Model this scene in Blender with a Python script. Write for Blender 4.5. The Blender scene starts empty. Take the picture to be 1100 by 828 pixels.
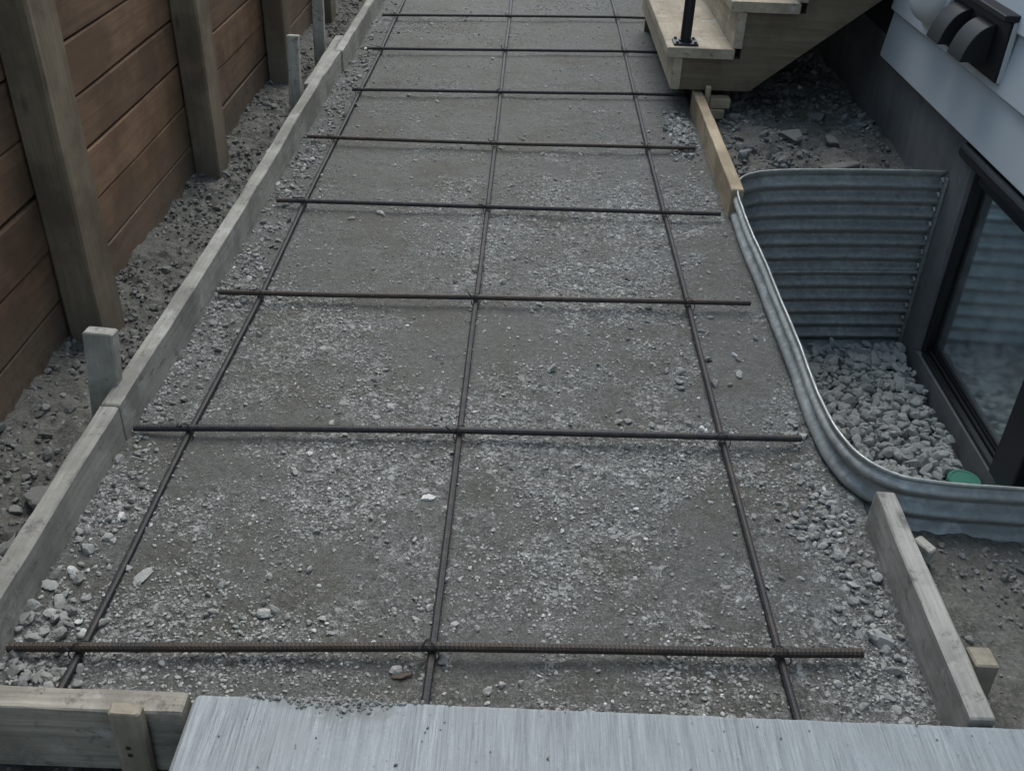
import bpy, math, random
import numpy as np
from mathutils import Vector, Matrix
random.seed(7); rng = np.random.default_rng(11)
S = bpy.context.scene; COL = S.collection

# ------------------------------------------------------------------ noise (for real relief and for how stones are spread)
def _hash(ix, iy, seed):
    h = (ix.astype(np.int64)*374761393 + iy.astype(np.int64)*668265263 + seed*982451653) & 0xffffffff
    h = ((h ^ (h >> 13))*1274126177) & 0xffffffff
    return ((h ^ (h >> 16)) & 0xffff)/65535.0
def vn(x, y, f, seed=0):
    x = np.asarray(x, float)*f; y = np.asarray(y, float)*f
    ix = np.floor(x); iy = np.floor(y); u = x-ix; v = y-iy
    u = u*u*(3-2*u); v = v*v*(3-2*v)
    a = _hash(ix, iy, seed); b = _hash(ix+1, iy, seed); c = _hash(ix, iy+1, seed); d = _hash(ix+1, iy+1, seed)
    return (a*(1-u)+b*u)*(1-v)+(c*(1-u)+d*u)*v - .5
def fbm(x, y, f, seed=0, n=3):
    r = 0; a = 1
    for k in range(n): r = r+a*vn(x, y, f*2.03**k, seed+17*k); a *= .5
    return r
def sstep(a, b, x): t = np.clip((x-a)/(b-a), 0, 1); return t*t*(3-2*t)

# ------------------------------------------------------------------ mesh helpers
class MB:
    def __init__(s): s.v = []; s.f = []
    def add(s, vs, fs):
        n = len(s.v); s.v += [tuple(p) for p in vs]; s.f += [tuple(i+n for i in f) for f in fs]; return s
    def box(s, a, b, ch=0.0):
        (x0, y0, z0), (x1, y1, z1) = a, b
        if ch <= 0:
            return s.add([(x0,y0,z0),(x1,y0,z0),(x1,y1,z0),(x0,y1,z0),(x0,y0,z1),(x1,y0,z1),(x1,y1,z1),(x0,y1,z1)],
                         [(3,2,1,0),(4,5,6,7),(0,1,5,4),(1,2,6,5),(2,3,7,6),(3,0,4,7)])
        d = [x1-x0, y1-y0, z1-z0]; ax = max(range(3), key=lambda i: d[i])
        c = Vector(((x0+x1)/2, (y0+y1)/2, (z0+z1)/2)); p0 = c.copy(); p1 = c.copy(); p0[ax] = (x0,y0,z0)[ax]; p1[ax] = (x1,y1,z1)[ax]
        o = [i for i in range(3) if i != ax]; u = Vector((0,0,0)); u[o[0]] = 1
        return s.plank(p0, p1, u, d[o[0]], d[o[1]], ch=ch, jit=0, n=1)
    def plank(s, p0, p1, u, wu, wv, ch=.003, jit=.001, n=12, seed=0, sag=None):
        """a sawn bar from p0 to p1: wu wide along u, wv across, chamfered, with slightly uneven edges"""
        p0 = Vector(p0); p1 = Vector(p1); t = (p1-p0).normalized(); u = Vector(u); u = (u-t*u.dot(t)).normalized(); v = t.cross(u)
        R = random.Random(seed); a = wu/2; b = wv/2; rings = []
        prof = [(a-ch,-b),(a,-b+ch),(a,b-ch),(a-ch,b),(-a+ch,b),(-a,b-ch),(-a,-b+ch),(-a+ch,-b)]
        L = (p1-p0).length; e = min(ch, L*.2) if ch > 0 else .0005
        ts = [0, e/L]+[i/n for i in range(1, n)]+[1-e/L, 1]
        for k, tt in enumerate(ts):
            sc = 1-(2*ch/max(wu, wv) if k in (0, len(ts)-1) else 0)
            o = p0+(p1-p0)*tt
            if sag: o = o+Vector(sag(tt))
            ring = []
            for (pu, pv) in prof:
                q = len(ring); ju = jit*2.2*float(fbm(np.array([tt*L*7+seed*3.1]), np.array([q*5.3+seed]), 1, seed+q, 3)[0])+R.gauss(0, jit*.12); jv = jit*2.2*float(fbm(np.array([tt*L*7+seed*1.7+50]), np.array([q*4.1]), 1, seed+q+9, 3)[0])
                ring.append(o+u*(pu*sc+ju)+v*(pv*sc+jv))
            rings.append(ring)
        vs = [q for r in rings for q in r]; fs = []
        for k in range(len(rings)-1):
            for i in range(8):
                j = (i+1) % 8; fs.append((k*8+i, k*8+j, k*8+8+j, k*8+8+i))
        fs.append(tuple(reversed(range(8)))); m = (len(rings)-1)*8; fs.append(tuple(range(m, m+8)))
        return s.add(vs, fs)
    def tube(s, path, r, n=8, cap=True, rfun=None):
        P = [Vector(p) for p in path]; vs = []; fs = []; ref = None
        for i, p in enumerate(P):
            t = (P[min(i+1, len(P)-1)]-P[max(i-1, 0)]).normalized()
            if ref is None: ref = t.orthogonal().normalized()
            ref = (ref-t*ref.dot(t)).normalized(); w = t.cross(ref)
            for k in range(n):
                a = 2*math.pi*k/n; rr = r if rfun is None else rfun(i, a)
                vs.append(p+ref*(rr*math.cos(a))+w*(rr*math.sin(a)))
        for i in range(len(P)-1):
            for k in range(n):
                j = (k+1) % n; fs.append((i*n+k, i*n+j, i*n+n+j, i*n+n+k))
        if cap: fs.append(tuple(reversed(range(n)))); m = (len(P)-1)*n; fs.append(tuple(range(m, m+n)))
        return s.add(vs, fs)
    def prism(s, poly, axis, a, b):
        """polygon (pairs in the two other axes, in order) extruded along axis from a to b"""
        def mk(p, w):
            return {0: (w, p[0], p[1]), 1: (p[0], w, p[1]), 2: (p[0], p[1], w)}[axis]
        n = len(poly); vs = [mk(p, a) for p in poly]+[mk(p, b) for p in poly]
        fs = [tuple(range(n)), tuple(reversed(range(n, 2*n)))]+[(i, i+n, (i+1) % n+n, (i+1) % n) for i in range(n)]
        return s.add(vs, fs)
    def build(s, name, mat, parent=None, smooth=False, bevel=0, loc=None):
        me = bpy.data.meshes.new(name); me.from_pydata([tuple(v) for v in s.v], [], s.f)
        import bmesh
        bm = bmesh.new(); bm.from_mesh(me); bmesh.ops.recalc_face_normals(bm, faces=bm.faces); bm.to_mesh(me); bm.free()
        me.materials.append(mat); o = bpy.data.objects.new(name, me); COL.objects.link(o)
        if parent: o.parent = parent; o.matrix_parent_inverse = Matrix.Translation(-Vector(parent.location))
        if smooth:
            me.polygons.foreach_set('use_smooth', [True]*len(me.polygons))
        if bevel:
            m = o.modifiers.new('bevel', 'BEVEL'); m.width = bevel; m.segments = 2; m.limit_method = 'ANGLE'
        return o
def np_mesh(name, V, F, mat, attrs=None, smooth=False, parent=None):
    me = bpy.data.meshes.new(name); k = F.shape[1]
    me.vertices.add(len(V)); me.vertices.foreach_set('co', np.ascontiguousarray(V, np.float32).ravel())
    me.loops.add(F.size); me.loops.foreach_set('vertex_index', np.ascontiguousarray(F, np.int32).ravel())
    me.polygons.add(len(F)); me.polygons.foreach_set('loop_start', np.arange(0, F.size, k, dtype=np.int32))
    me.polygons.foreach_set('use_smooth', np.full(len(F), smooth))
    for n, a in (attrs or {}).items():
        at = me.attributes.new(n, 'FLOAT', 'POINT'); at.data.foreach_set('value', np.ascontiguousarray(a, np.float32))
    me.update(calc_edges=True); me.validate(); me.materials.append(mat)
    o = bpy.data.objects.new(name, me); COL.objects.link(o)
    if parent: o.parent = parent; o.matrix_parent_inverse = Matrix.Translation(-Vector(parent.location))
    return o
def tag(o, label=None, cat=None, group=None, kind=None):
    if label: o['label'] = label
    if cat: o['category'] = cat
    if group: o['group'] = group
    if kind: o['kind'] = kind
    return o
def thing(name, loc, label, cat, group=None):
    o = bpy.data.objects.new(name, None); COL.objects.link(o); o.location = loc; o.empty_display_size = .05
    return tag(o, label, cat, group)

# ------------------------------------------------------------------ materials
class NT:
    def __init__(s, name, rough=.9, metal=0, spec=.3):
        s.m = bpy.data.materials.new(name); s.m.use_nodes = True; s.t = s.m.node_tree; s.n = s.t.nodes
        s.b = s.n['Principled BSDF']; s.b.inputs['Roughness'].default_value = rough; s.b.inputs['Metallic'].default_value = metal
        s.b.inputs['Specular IOR Level'].default_value = spec
        s.co = s.n.new('ShaderNodeTexCoord').outputs['Object']
    def link(s, a, b): s.t.links.new(a, b)
    def map(s, sc, rot=(0,0,0)):
        m = s.n.new('ShaderNodeMapping'); m.inputs['Scale'].default_value = sc; m.inputs['Rotation'].default_value = rot; s.link(s.co, m.inputs[0]); return m.outputs[0]
    def noise(s, scale, detail=4, rough=.6, vec=None, dist=0):
        m = s.n.new('ShaderNodeTexNoise'); m.inputs['Scale'].default_value = scale; m.inputs['Detail'].default_value = detail; m.inputs['Roughness'].default_value = rough
        m.inputs['Distortion'].default_value = dist; s.link(vec or s.co, m.inputs['Vector']); return m.outputs[0]
    def vor(s, scale, out='Color', vec=None, rnd=1):
        m = s.n.new('ShaderNodeTexVoronoi'); m.inputs['Scale'].default_value = scale; m.inputs['Randomness'].default_value = rnd; s.link(vec or s.co, m.inputs['Vector']); return m.outputs[out]
    def ramp(s, fac, stops):
        m = s.n.new('ShaderNodeValToRGB'); e = m.color_ramp.elements
        while len(e) < len(stops): e.new(.5)
        for k, (p, c) in enumerate(stops): e[k].position = p; e[k].color = (*(c if hasattr(c, '__len__') else (c,)*3), 1)
        s.link(fac, m.inputs[0]); return m.outputs[0]
    def mix(s, fac, a, b, mode='MIX'):
        m = s.n.new('ShaderNodeMix'); m.data_type = 'RGBA'; m.blend_type = mode
        for i, x in ((0, fac), (6, a), (7, b)):
            if isinstance(x, (int, float)) and i == 0: m.inputs[i].default_value = x
            elif isinstance(x, tuple): m.inputs[i].default_value = (*x, 1)
            else: s.link(x, m.inputs[i])
        return m.outputs[2]
    def math(s, op, a, b=0.0):
        m = s.n.new('ShaderNodeMath'); m.operation = op
        for i, x in enumerate((a, b)):
            if isinstance(x, (int, float)): m.inputs[i].default_value = x
            else: s.link(x, m.inputs[i])
        return m.outputs[0]
    def attr(s, name):
        m = s.n.new('ShaderNodeAttribute'); m.attribute_name = name; return m.outputs['Fac']
    def sep(s, col): m = s.n.new('ShaderNodeSeparateColor'); s.link(col, m.inputs[0]); return m.outputs[0]
    def color(s, c):
        if isinstance(c, tuple): s.b.inputs['Base Color'].default_value = (*c, 1)
        else: s.link(c, s.b.inputs['Base Color'])
    def bump(s, h, strength=.5, dist=.003):
        m = s.n.new('ShaderNodeBump'); m.inputs['Strength'].default_value = strength; m.inputs['Distance'].default_value = dist
        s.link(h, m.inputs['Height']); 
        if s.b.inputs['Normal'].is_linked: s.link(s.b.inputs['Normal'].links[0].from_socket, m.inputs['Normal'])
        s.link(m.outputs[0], s.b.inputs['Normal'])

def wood(name, dark, light, axis=1, grain=1.0, stain=None, rough=.85, course=None, bump=.5, splash=None, splat=0):
    w = NT(name, rough, spec=.2); sc = [55*grain]*3; sc[axis] = 2.2*grain
    g = w.noise(1, 5, .65, w.map(tuple(sc)), .6); sc2 = [160]*3; sc2[axis] = 7
    f = w.noise(1, 3, .6, w.map(tuple(sc2)))
    blot = w.noise(5, 4, .6); 
    c = w.ramp(w.math('ADD', w.math('MULTIPLY', g, .65), w.math('MULTIPLY', f, .35)), [(.32, dark), (.66, light)])
    c = w.mix(w.ramp(blot, [(.42, 0), (.60, .7)]), c, stain or tuple(x*.55 for x in dark))
    c = w.mix(w.math('MULTIPLY', w.noise(240, 2), .25), c, tuple(min(1, x*1.4) for x in light))
    kn = w.n.new('ShaderNodeTexVoronoi'); kn.inputs['Scale'].default_value = 1; ks = [9, 9, 9]; ks[axis] = 3.0; w.link(w.map(tuple(ks)), kn.inputs['Vector'])
    c = w.mix(w.math('MULTIPLY', w.ramp(kn.outputs['Distance'], [(.04, .75), (.11, 0)]), w.ramp(w.sep(kn.outputs['Color']), [(.60, 0), (.62, 1)])), c, tuple(x*.40 for x in dark))
    if splat:
        c = w.mix(w.math('MULTIPLY', w.ramp(w.noise(13, 6, .72), [(.56, 0), (.66, .75)]), w.ramp(w.noise(70, 4, .7), [(.35, .3), (.6, 1)])), c, (.43,.43,.42))
        c = w.mix(w.ramp(w.noise(24, 5, .75, w.map((1, 1, 1.7), (.3, .2, .9))), [(.57, 0), (.66, .7)]), c, (.11,.105,.095))
        c = w.mix(w.math('MULTIPLY', w.ramp(w.vor(60, 'Distance'), [(.06, .8), (.16, 0)]), w.ramp(w.sep(w.vor(60)), [(.80, 0), (.86, 1)])), c, (.06,.055,.05))
    if course:
        sx = w.n.new('ShaderNodeSeparateXYZ'); w.link(w.co, sx.inputs[0]); fl = w.math('FLOOR', w.math('DIVIDE', w.math('SUBTRACT', sx.outputs[2], course[0]), course[1]))
        fy = w.math('FLOOR', w.math('DIVIDE', w.math('ADD', sx.outputs[1], 5.525), 1.108)); wn = w.n.new('ShaderNodeTexWhiteNoise'); wn.noise_dimensions = '2D'
        cb = w.n.new('ShaderNodeCombineXYZ'); w.link(fl, cb.inputs[0]); w.link(fy, cb.inputs[1]); w.link(cb.outputs[0], wn.inputs['Vector'])
        c = w.mix(1.0, c, w.ramp(wn.outputs['Value'], [(0, (.74,.76,.80)), (1, (1.22,1.17,1.12))]), 'MULTIPLY')
    if splash:
        sx = w.n.new('ShaderNodeSeparateXYZ'); w.link(w.co, sx.inputs[0]); hz = w.math('ADD', sx.outputs[2], w.math('MULTIPLY', w.noise(9, 5, .7), -.28))
        mr = w.n.new('ShaderNodeMapRange'); mr.inputs[1].default_value = .03; mr.inputs[2].default_value = -.20; mr.inputs[3].default_value = 0; mr.inputs[4].default_value = .8; w.link(hz, mr.inputs[0])
        c = w.mix(w.math('MULTIPLY', mr.outputs[0], w.ramp(w.noise(45, 5, .75), [(.36, 0), (.62, 1)])), c, splash)
    w.color(c)
    w.bump(g, bump, .002); w.bump(f, bump*.7, .001)
    return w.m
DK = (.20,.205,.195); LT = (.36,.365,.35)
M = {}
M['form_y'] = wood('weathered_form_wood_y', (.185,.178,.160), (.40,.388,.355), 1, splat=1)
M['form_x'] = wood('weathered_form_wood_x', (.14,.130,.112), (.40,.37,.315), 0, splat=1)
M['fresh_y'] = wood('fresh_form_wood_y', (.29,.225,.15), (.46,.375,.265), 1)
M['stake'] = wood('stake_wood', (.25,.24,.21), (.46,.445,.40), 2, splat=1)
M['tan_stake'] = wood('tan_stake_wood', (.19,.165,.13), (.34,.30,.24), 2)
M['post'] = wood('fence_post_wood', (.125,.095,.066), (.225,.178,.128), 2, splash=(.16,.15,.125))
M['post_x'] = wood('dull_grey_wood', (.10,.098,.09), (.19,.185,.17), 0)
M['cedar'] = wood('cedar_fence_wood', (.110,.067,.043), (.215,.138,.090), 1, .7, stain=(.062,.042,.029), course=(-.2295,.139), splash=(.15,.14,.12))
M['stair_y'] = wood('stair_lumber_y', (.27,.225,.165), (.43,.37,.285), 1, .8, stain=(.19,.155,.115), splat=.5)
M['stair_shaded_x'] = wood('shaded_stair_lumber_x', (.095,.074,.052), (.180,.145,.105), 0, .8, stain=(.07,.054,.038))  # same lumber as the treads, with the shade of its side darkened into the colour
M['end_grain'] = wood('stair_end_grain', (.32,.25,.165), (.48,.39,.27), 2, .8)

def flat(name, c, rough=.6, metal=0, spec=.4, var=.15, nscale=30, bump=.0):
    w = NT(name, rough, metal, spec); n = w.noise(nscale, 5, .65)
    w.color(w.mix(w.math('MULTIPLY', n, var*2), tuple(x*(1-var*.6) for x in c), tuple(min(1, x*(1+var*1.6)) for x in c)))
    if bump: w.bump(w.noise(nscale*6, 3), bump, .001)
    return w.m
M['black_metal'] = flat('black_powder_coat', (.012,.013,.015), .45)
M['frame'] = flat('black_window_vinyl', (.014,.015,.018), .38, var=.3)
M['vent'] = flat('dark_vent_plastic', (.012,.0125,.0145), .55, spec=.25, var=.3)
M['meter'] = flat('pale_fixture_plastic', (.58,.60,.61), .3, spec=.5, var=.08)
M['caulk'] = flat('white_caulk', (.40,.42,.43), .6)
M['green'] = flat('green_drain_plastic', (.055,.20,.145), .5, var=.2)
M['blue_scrap'] = flat('blue_plastic_scrap', (.05,.075,.13), .35, var=.3)
M['dark_sheath'] = flat('dark_wall_sheathing', (.03,.03,.032), .9)

def mat_siding():
    w = NT('painted_lap_siding', .55, spec=.35)
    n = w.noise(6, 5, .6); g = w.noise(1, 3, .6, w.map((90, 6, 90)))
    w.color(w.mix(w.ramp(n, [(.35, 0), (.75, .5)]), (.44,.47,.495), (.385,.415,.44)))
    w.bump(g, .12, .001); return w.m
M['siding'] = mat_siding()
def mat_found():
    w = NT('damp_proofed_concrete', .8, spec=.3)
    n = w.noise(4, 6, .65); s = w.noise(1, 4, .6, w.map((9, 9, 1.6))); f = w.noise(60, 4, .6)
    c = w.mix(w.ramp(n, [(.35, 0), (.7, 1)]), (.105,.108,.112), (.185,.188,.190))
    c = w.mix(w.ramp(s, [(.56, 0), (.72, .5)]), c, (.23,.235,.235))
    w.color(w.mix(w.ramp(w.vor(38, 'Distance'), [(.05, .5), (.12, 0)]), c, (.035,.036,.04))); w.bump(f, .4, .002); w.bump(n, .3, .006); return w.m
M['found'] = mat_found()
def mat_slab():
    w = NT('broom_finished_concrete', .92, spec=.12)
    b1 = w.noise(1, 4, .75, w.map((190, 7.5, 1), (0, 0, .03))); b2 = w.noise(1, 3, .7, w.map((480, 14.0, 1), (0, 0, .02)))
    n = w.noise(7, 5, .6); br = w.math('ADD', w.math('MULTIPLY', b1, .6), w.math('MULTIPLY', b2, .4))
    b3 = w.noise(1, 4, .7, w.map((70, 1.6, 1), (0, 0, .05))); br = w.math('ADD', w.math('MULTIPLY', br, .72), w.math('MULTIPLY', b3, .28))
    msk = w.ramp(w.noise(6.5, 5, .7, None, .6), [(.34, .25), (.66, 1)]); br = w.math('ADD', w.math('MULTIPLY', w.math('SUBTRACT', br, .5), msk), .5)
    c = w.mix(w.ramp(br, [(.40, 0), (.60, 1)]), (.15,.165,.176), (.405,.435,.455))
    c = w.mix(w.ramp(w.noise(330, 3, .8), [(.56, 0), (.70, .55)]), c, (.18,.19,.195)); c = w.mix(w.ramp(w.noise(210, 4, .8), [(.60, 0), (.72, .5)]), c, (.56,.58,.59))
    c = w.mix(w.ramp(n, [(.40, 0), (.70, .55)]), c, (.25,.265,.27))
    # dirt spilled over the edge and dark flecks trodden into the surface
    at = w.attr('dirt'); sp = w.math('MULTIPLY', w.ramp(w.vor(85, 'Distance'), [(.10, .9), (.24, 0)]), w.ramp(w.sep(w.vor(85)), [(.86, 0), (.93, 1)]))
    c = w.mix(w.math('MULTIPLY', sp, .8), c, (.17,.175,.175))
    dd = w.math('MULTIPLY', at, w.ramp(w.noise(55, 4, .7), [(.38, 0), (.55, 1)]))
    w.color(w.mix(w.math('MULTIPLY', dd, .7), c, (.16,.16,.155)))
    w.bump(br, 1.0, .005); w.bump(w.noise(160, 3), .3, .001); return w.m
M['slab'] = mat_slab()
def mat_gravel():
    w = NT('compacted_road_base', .93, spec=.25)
    fine = w.noise(150, 5, .75); mid = w.noise(28, 5, .7); big = w.noise(3.2, 4, .6)
    # ragged edge between smooth damp fines and the chip-strewn crust
    p = w.math('ADD', w.attr('patch'), w.math('MULTIPLY', w.math('SUBTRACT', mid, .5), 1.3))
    p = w.math('ADD', p, w.math('MULTIPLY', w.math('SUBTRACT', w.noise(9, 4, .6), .5), .5)); p = w.math('ADD', p, w.math('MULTIPLY', w.math('SUBTRACT', w.noise(75, 4, .7), .5), .7)); p = w.ramp(p, [(.12, .05), (.92, 1)])
    smooth = w.ramp(w.noise(60, 5, .7), [(.3, (.100,.100,.093)), (.7, (.175,.175,.164))])
    rough = w.ramp(fine, [(.3, (.100,.100,.094)), (.68, (.245,.248,.238))])
    c = w.mix(p, smooth, rough)
    # bend the lookup a little so that no chip is a neat cell
    nv = w.n.new('ShaderNodeTexNoise'); nv.inputs['Scale'].default_value = 90; nv.inputs['Detail'].default_value = 3; w.link(w.co, nv.inputs['Vector'])
    sub = w.n.new('ShaderNodeVectorMath'); sub.operation = 'SUBTRACT'; sub.inputs[1].default_value = (.5,.5,.5); w.link(nv.outputs['Color'], sub.inputs[0])
    sc_ = w.n.new('ShaderNodeVectorMath'); sc_.operation = 'SCALE'; sc_.inputs['Scale'].default_value = .009; w.link(sub.outputs[0], sc_.inputs[0])
    ad = w.n.new('ShaderNodeVectorMath'); ad.operation = 'ADD'; w.link(w.co, ad.inputs[0]); w.link(sc_.outputs[0], ad.inputs[1]); wv = ad.outputs[0]
    def cells(scale):
        e = w.n.new('ShaderNodeTexVoronoi'); e.feature = 'DISTANCE_TO_EDGE'; e.inputs['Scale'].default_value = scale; w.link(wv, e.inputs['Vector'])
        return w.sep(w.vor(scale, 'Color', wv)), e.outputs['Distance']
    hsum = None
    for sc, lo, hi, a, col in ((300, .45, .95, .75, (.29,.295,.288)), (190, .64, .94, .9, (.37,.375,.366)), (115, .80, .95, .95, (.42,.425,.416)), (68, .92, .98, .85, (.43,.435,.425))):
        val, d = cells(sc); ed = w.ramp(d, [(.03, 0), (.14, 1)])
        vp = w.math('ADD', val, w.math('MULTIPLY', w.math('SUBTRACT', p, .9), .42)); k = w.math('MULTIPLY', w.ramp(vp, [(lo, 0), (hi, 1)]), ed)
        k2 = w.math('MULTIPLY', k, w.math('ADD', .22, w.math('MULTIPLY', p, a*.75)))
        c = w.mix(k2, c, col)
        hsum = k2 if hsum is None else w.math('MAXIMUM', hsum, k2)
        dk = w.math('MULTIPLY', w.ramp(val, [(.10, .55), (.26, 0)]), w.math('MULTIPLY', ed, p)); c = w.mix(dk, c, (.060,.060,.055))
    c = w.mix(w.ramp(w.math('ADD', w.math('MULTIPLY', big, .6), w.math('MULTIPLY', w.noise(11, 5, .7), .4)), [(.47, 0), (.62, .5)]), c, (.105,.093,.072))
    gr = w.noise(300, 4, .85); c = w.mix(1.0, c, w.ramp(gr, [(.30, (.58,.58,.58)), (.5, (1,1,1)), (.70, (1.55,1.56,1.55))]), 'MULTIPLY')
    w.color(c)
    w.bump(gr, .7, .0025); w.bump(hsum, .7, .004); w.bump(fine, .8, .004); w.bump(w.noise(420, 3, .7), .6, .0015); w.bump(mid, .5, .006); return w.m
M['gravel'] = mat_gravel()
def mat_soil():
    w = NT('loose_grey_soil', .95, spec=.2)
    fine = w.noise(120, 5, .75); mid = w.noise(16, 5, .65)
    c = w.ramp(mid, [(.3, (.078,.073,.062)), (.7, (.145,.138,.122))])
    c = w.mix(w.ramp(fine, [(.42, 0), (.7, .7)]), c, (.24,.24,.23))
    v = w.vor(85); k = w.math('MULTIPLY', w.ramp(w.sep(v), [(.86, 0), (.92, .6)]), w.ramp(w.vor(85, 'Distance'), [(.3, 1), (.42, 0)]))
    w.color(w.mix(k, c, (.34,.34,.335)))
    w.bump(fine, .9, .006); w.bump(mid, .7, .015); return w.m
M['soil'] = mat_soil()
def mat_stone():
    w = NT('crushed_stone', .85, spec=.3); t = w.attr('tone')
    c = w.ramp(t, [(0, (.085,.085,.08)), (.35, (.20,.20,.19)), (.7, (.34,.342,.33)), (.93, (.45,.45,.43)), (1, (.70,.70,.68))])
    w.color(w.mix(w.ramp(w.noise(190, 4, .7), [(.35, .45), (.7, 0)]), c, (.13,.125,.115)))
    w.bump(w.noise(260, 3, .7), .5, .002); return w.m
M['stone'] = mat_stone()
def mat_galv():
    w = NT('galvanised_steel', .46, 1.0, .5)
    v = w.sep(w.vor(70)); n = w.noise(6, 5, .65); st = w.noise(1, 4, .6, w.map((14, 14, 3)))
    c = w.mix(w.math('MULTIPLY', v, .8), (.33,.345,.345), (.52,.535,.53))
    c = w.mix(w.ramp(n, [(.4, 0), (.75, .6)]), c, (.21,.22,.222))
    dust = w.ramp(w.noise(22, 5, .7), [(.42, 0), (.66, .9)])
    w.color(w.mix(w.math('MULTIPLY', dust, .75), c, (.27,.268,.255)))
    w.link(w.ramp(w.math('ADD', w.math('MULTIPLY', n, .7), w.math('MULTIPLY', dust, .3)), [(.25, .50), (.75, .74)]), w.b.inputs['Roughness'])
    w.link(w.ramp(dust, [(0, .92), (1, .35)]), w.b.inputs['Metallic'])
    w.bump(n, .08, .004); return w.m
M['galv'] = mat_galv()
def mat_rebar(name, rust):
    w = NT(name, .62, .55, .4); n = w.noise(16, 5, .7); f = w.noise(130, 4, .7)
    c = w.mix(w.ramp(n, [(.62-rust*.5, 0), (.85-rust*.4, .85)]), (.040,.041,.045), (.075,.058,.046))
    w.color(w.mix(w.ramp(f, [(.5, 0), (.75, .5)]), c, (.085,.082,.080))); w.bump(f, .4, .0008); return w.m
M['rebar'] = mat_rebar('mill_scale_rebar', .3); M['rebar_rust'] = mat_rebar('rusty_rebar', .75)
def mat_glass():
    m = bpy.data.materials.new('coated_window_glass'); m.use_nodes = True; t = m.node_tree; n = t.nodes; n.clear()
    out = n.new('ShaderNodeOutputMaterial'); mx = n.new('ShaderNodeMixShader'); gl = n.new('ShaderNodeBsdfGlossy'); tr = n.new('ShaderNodeBsdfTransparent')
    mx2 = n.new('ShaderNodeMixShader'); df = n.new('ShaderNodeBsdfDiffuse'); nz = n.new('ShaderNodeTexNoise'); rp = n.new('ShaderNodeValToRGB')
    gl.inputs['Roughness'].default_value = .10; gl.inputs['Color'].default_value = (.80,.95,.97,1); tr.inputs['Color'].default_value = (.35,.40,.40,1)
    df.inputs['Color'].default_value = (.42,.46,.47,1)
    nz.inputs['Scale'].default_value = 9; nz.inputs['Detail'].default_value = 6; rp.color_ramp.elements[0].position = .35; rp.color_ramp.elements[0].color = (.13,)*3+(1,)
    rp.color_ramp.elements[1].position = .8; rp.color_ramp.elements[1].color = (.36,)*3+(1,)
    mx.inputs[0].default_value = .78
    t.links.new(tr.outputs[0], mx.inputs[1]); t.links.new(gl.outputs[0], mx.inputs[2])
    t.links.new(nz.outputs[0], rp.inputs[0]); t.links.new(rp.outputs[0], mx2.inputs[0]); t.links.new(mx.outputs[0], mx2.inputs[1]); t.links.new(df.outputs[0], mx2.inputs[2])
    t.links.new(mx2.outputs[0], out.inputs[0]); return m
M['glass'] = mat_glass()
M['room'] = flat('dim_room_paint', (.20,.21,.21), .9)
M['neighbour'] = flat('far_ground_soil', (.14,.135,.12), .95, nscale=4)

# ------------------------------------------------------------------ window well outline (centre line of the steel), house corner to house corner
def catmull(P, n=14):
    P = [np.array(p, float) for p in P]; P = [2*P[0]-P[1]]+P+[2*P[-1]-P[-2]]; out = []
    for i in range(1, len(P)-2):
        for t in np.linspace(0, 1, n, endpoint=False):
            a, b, c, d = P[i-1:i+3]
            out.append(.5*((2*b)+(-a+c)*t+(2*a-5*b+4*c-d)*t*t+(-a+3*b-3*c+d)*t**3))
    out.append(P[-2]); return np.array(out)
WELL = catmull([(1.566,2.115),(1.35,2.098),(1.15,2.080),(.985,2.058),(.895,2.030),(.832,1.97),(.806,1.86),(.801,1.66),(.803,1.47),(.805,1.29),(.803,1.10),(.797,.80),
                (.797,.68),(.804,.58),(.828,.495),(.878,.438),(.95,.415),(1.11,.405),(1.34,.396),(1.566,.390)])
def in_well(x, y):
    x = np.atleast_1d(x); y = np.atleast_1d(y); Q = np.vstack([WELL, [(1.9,.390),(1.9,2.115)]]); r = np.zeros(x.shape, bool); j = len(Q)-1
    for i in range(len(Q)):
        xi, yi = Q[i]; xj, yj = Q[j]
        with np.errstate(divide='ignore', invalid='ignore'):
            c = ((yi > y) != (yj > y)) & (x < (xj-xi)*(y-yi)/(yj-yi)+xi)
        r ^= c; j = i
    return r
def well_x(y):   # left wall of the well at a given y
    return np.interp(y, *zip(*sorted([(float(p[1]), float(p[0])) for p in WELL[6*14:14*14]])))

# ------------------------------------------------------------------ ground
XL = -.712
def path_right(y): return np.interp(y, [-1, .45, .6, 1.7, 1.9, 6], [.825, .825, .79, .80, .785, .785])
def patch(x, y):   # 1 = chip-strewn crust, 0 = smooth brown fines
    m = fbm(x, y, 1.9, 3, 4)*1.5+fbm(x, y, 9, 31, 3)*.85+.57
    m = m-.50*np.exp(-((x-.66)/.10)**2)*sstep(.5, .9, y)*(1-sstep(1.5, 1.9, y))
    m = m-.45*np.exp(-((x-.30)/.22)**2-((y-.45)/.17)**2)-.35*np.exp(-((x+.25)/.25)**2-((y-.55)/.12)**2)-.4*np.exp(-((x-.3)/.25)**2-((y-2.2)/.25)**2)
    m = .62+(m-.62)*.8+.16*sstep(1.5, .6, y)+.35*np.exp(-((x-.3)/.28)**2-((y-1.2)/.4)**2)-.42*sstep(1.9, 3.4, y)+.15*sstep(.3, -.1, y)
    return np.clip(m, 0, 1)
def edge_pile(x, y):
    l = np.exp(-((x-XL)/.075)**2)*(.55+fbm(x, y, 3, 51, 2)); r = np.exp(-((path_right(y)-x)/.06)**2)*(.45+fbm(x, y, 4, 77, 2))
    p = 1.5*np.exp(-((x-.72)/.085)**2-((y-2.62)/.18)**2)
    return np.clip(l, 0, 2)+np.clip(r, 0, 2)*(1-.5*sstep(1.0, 1.6, y))+p
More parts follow.
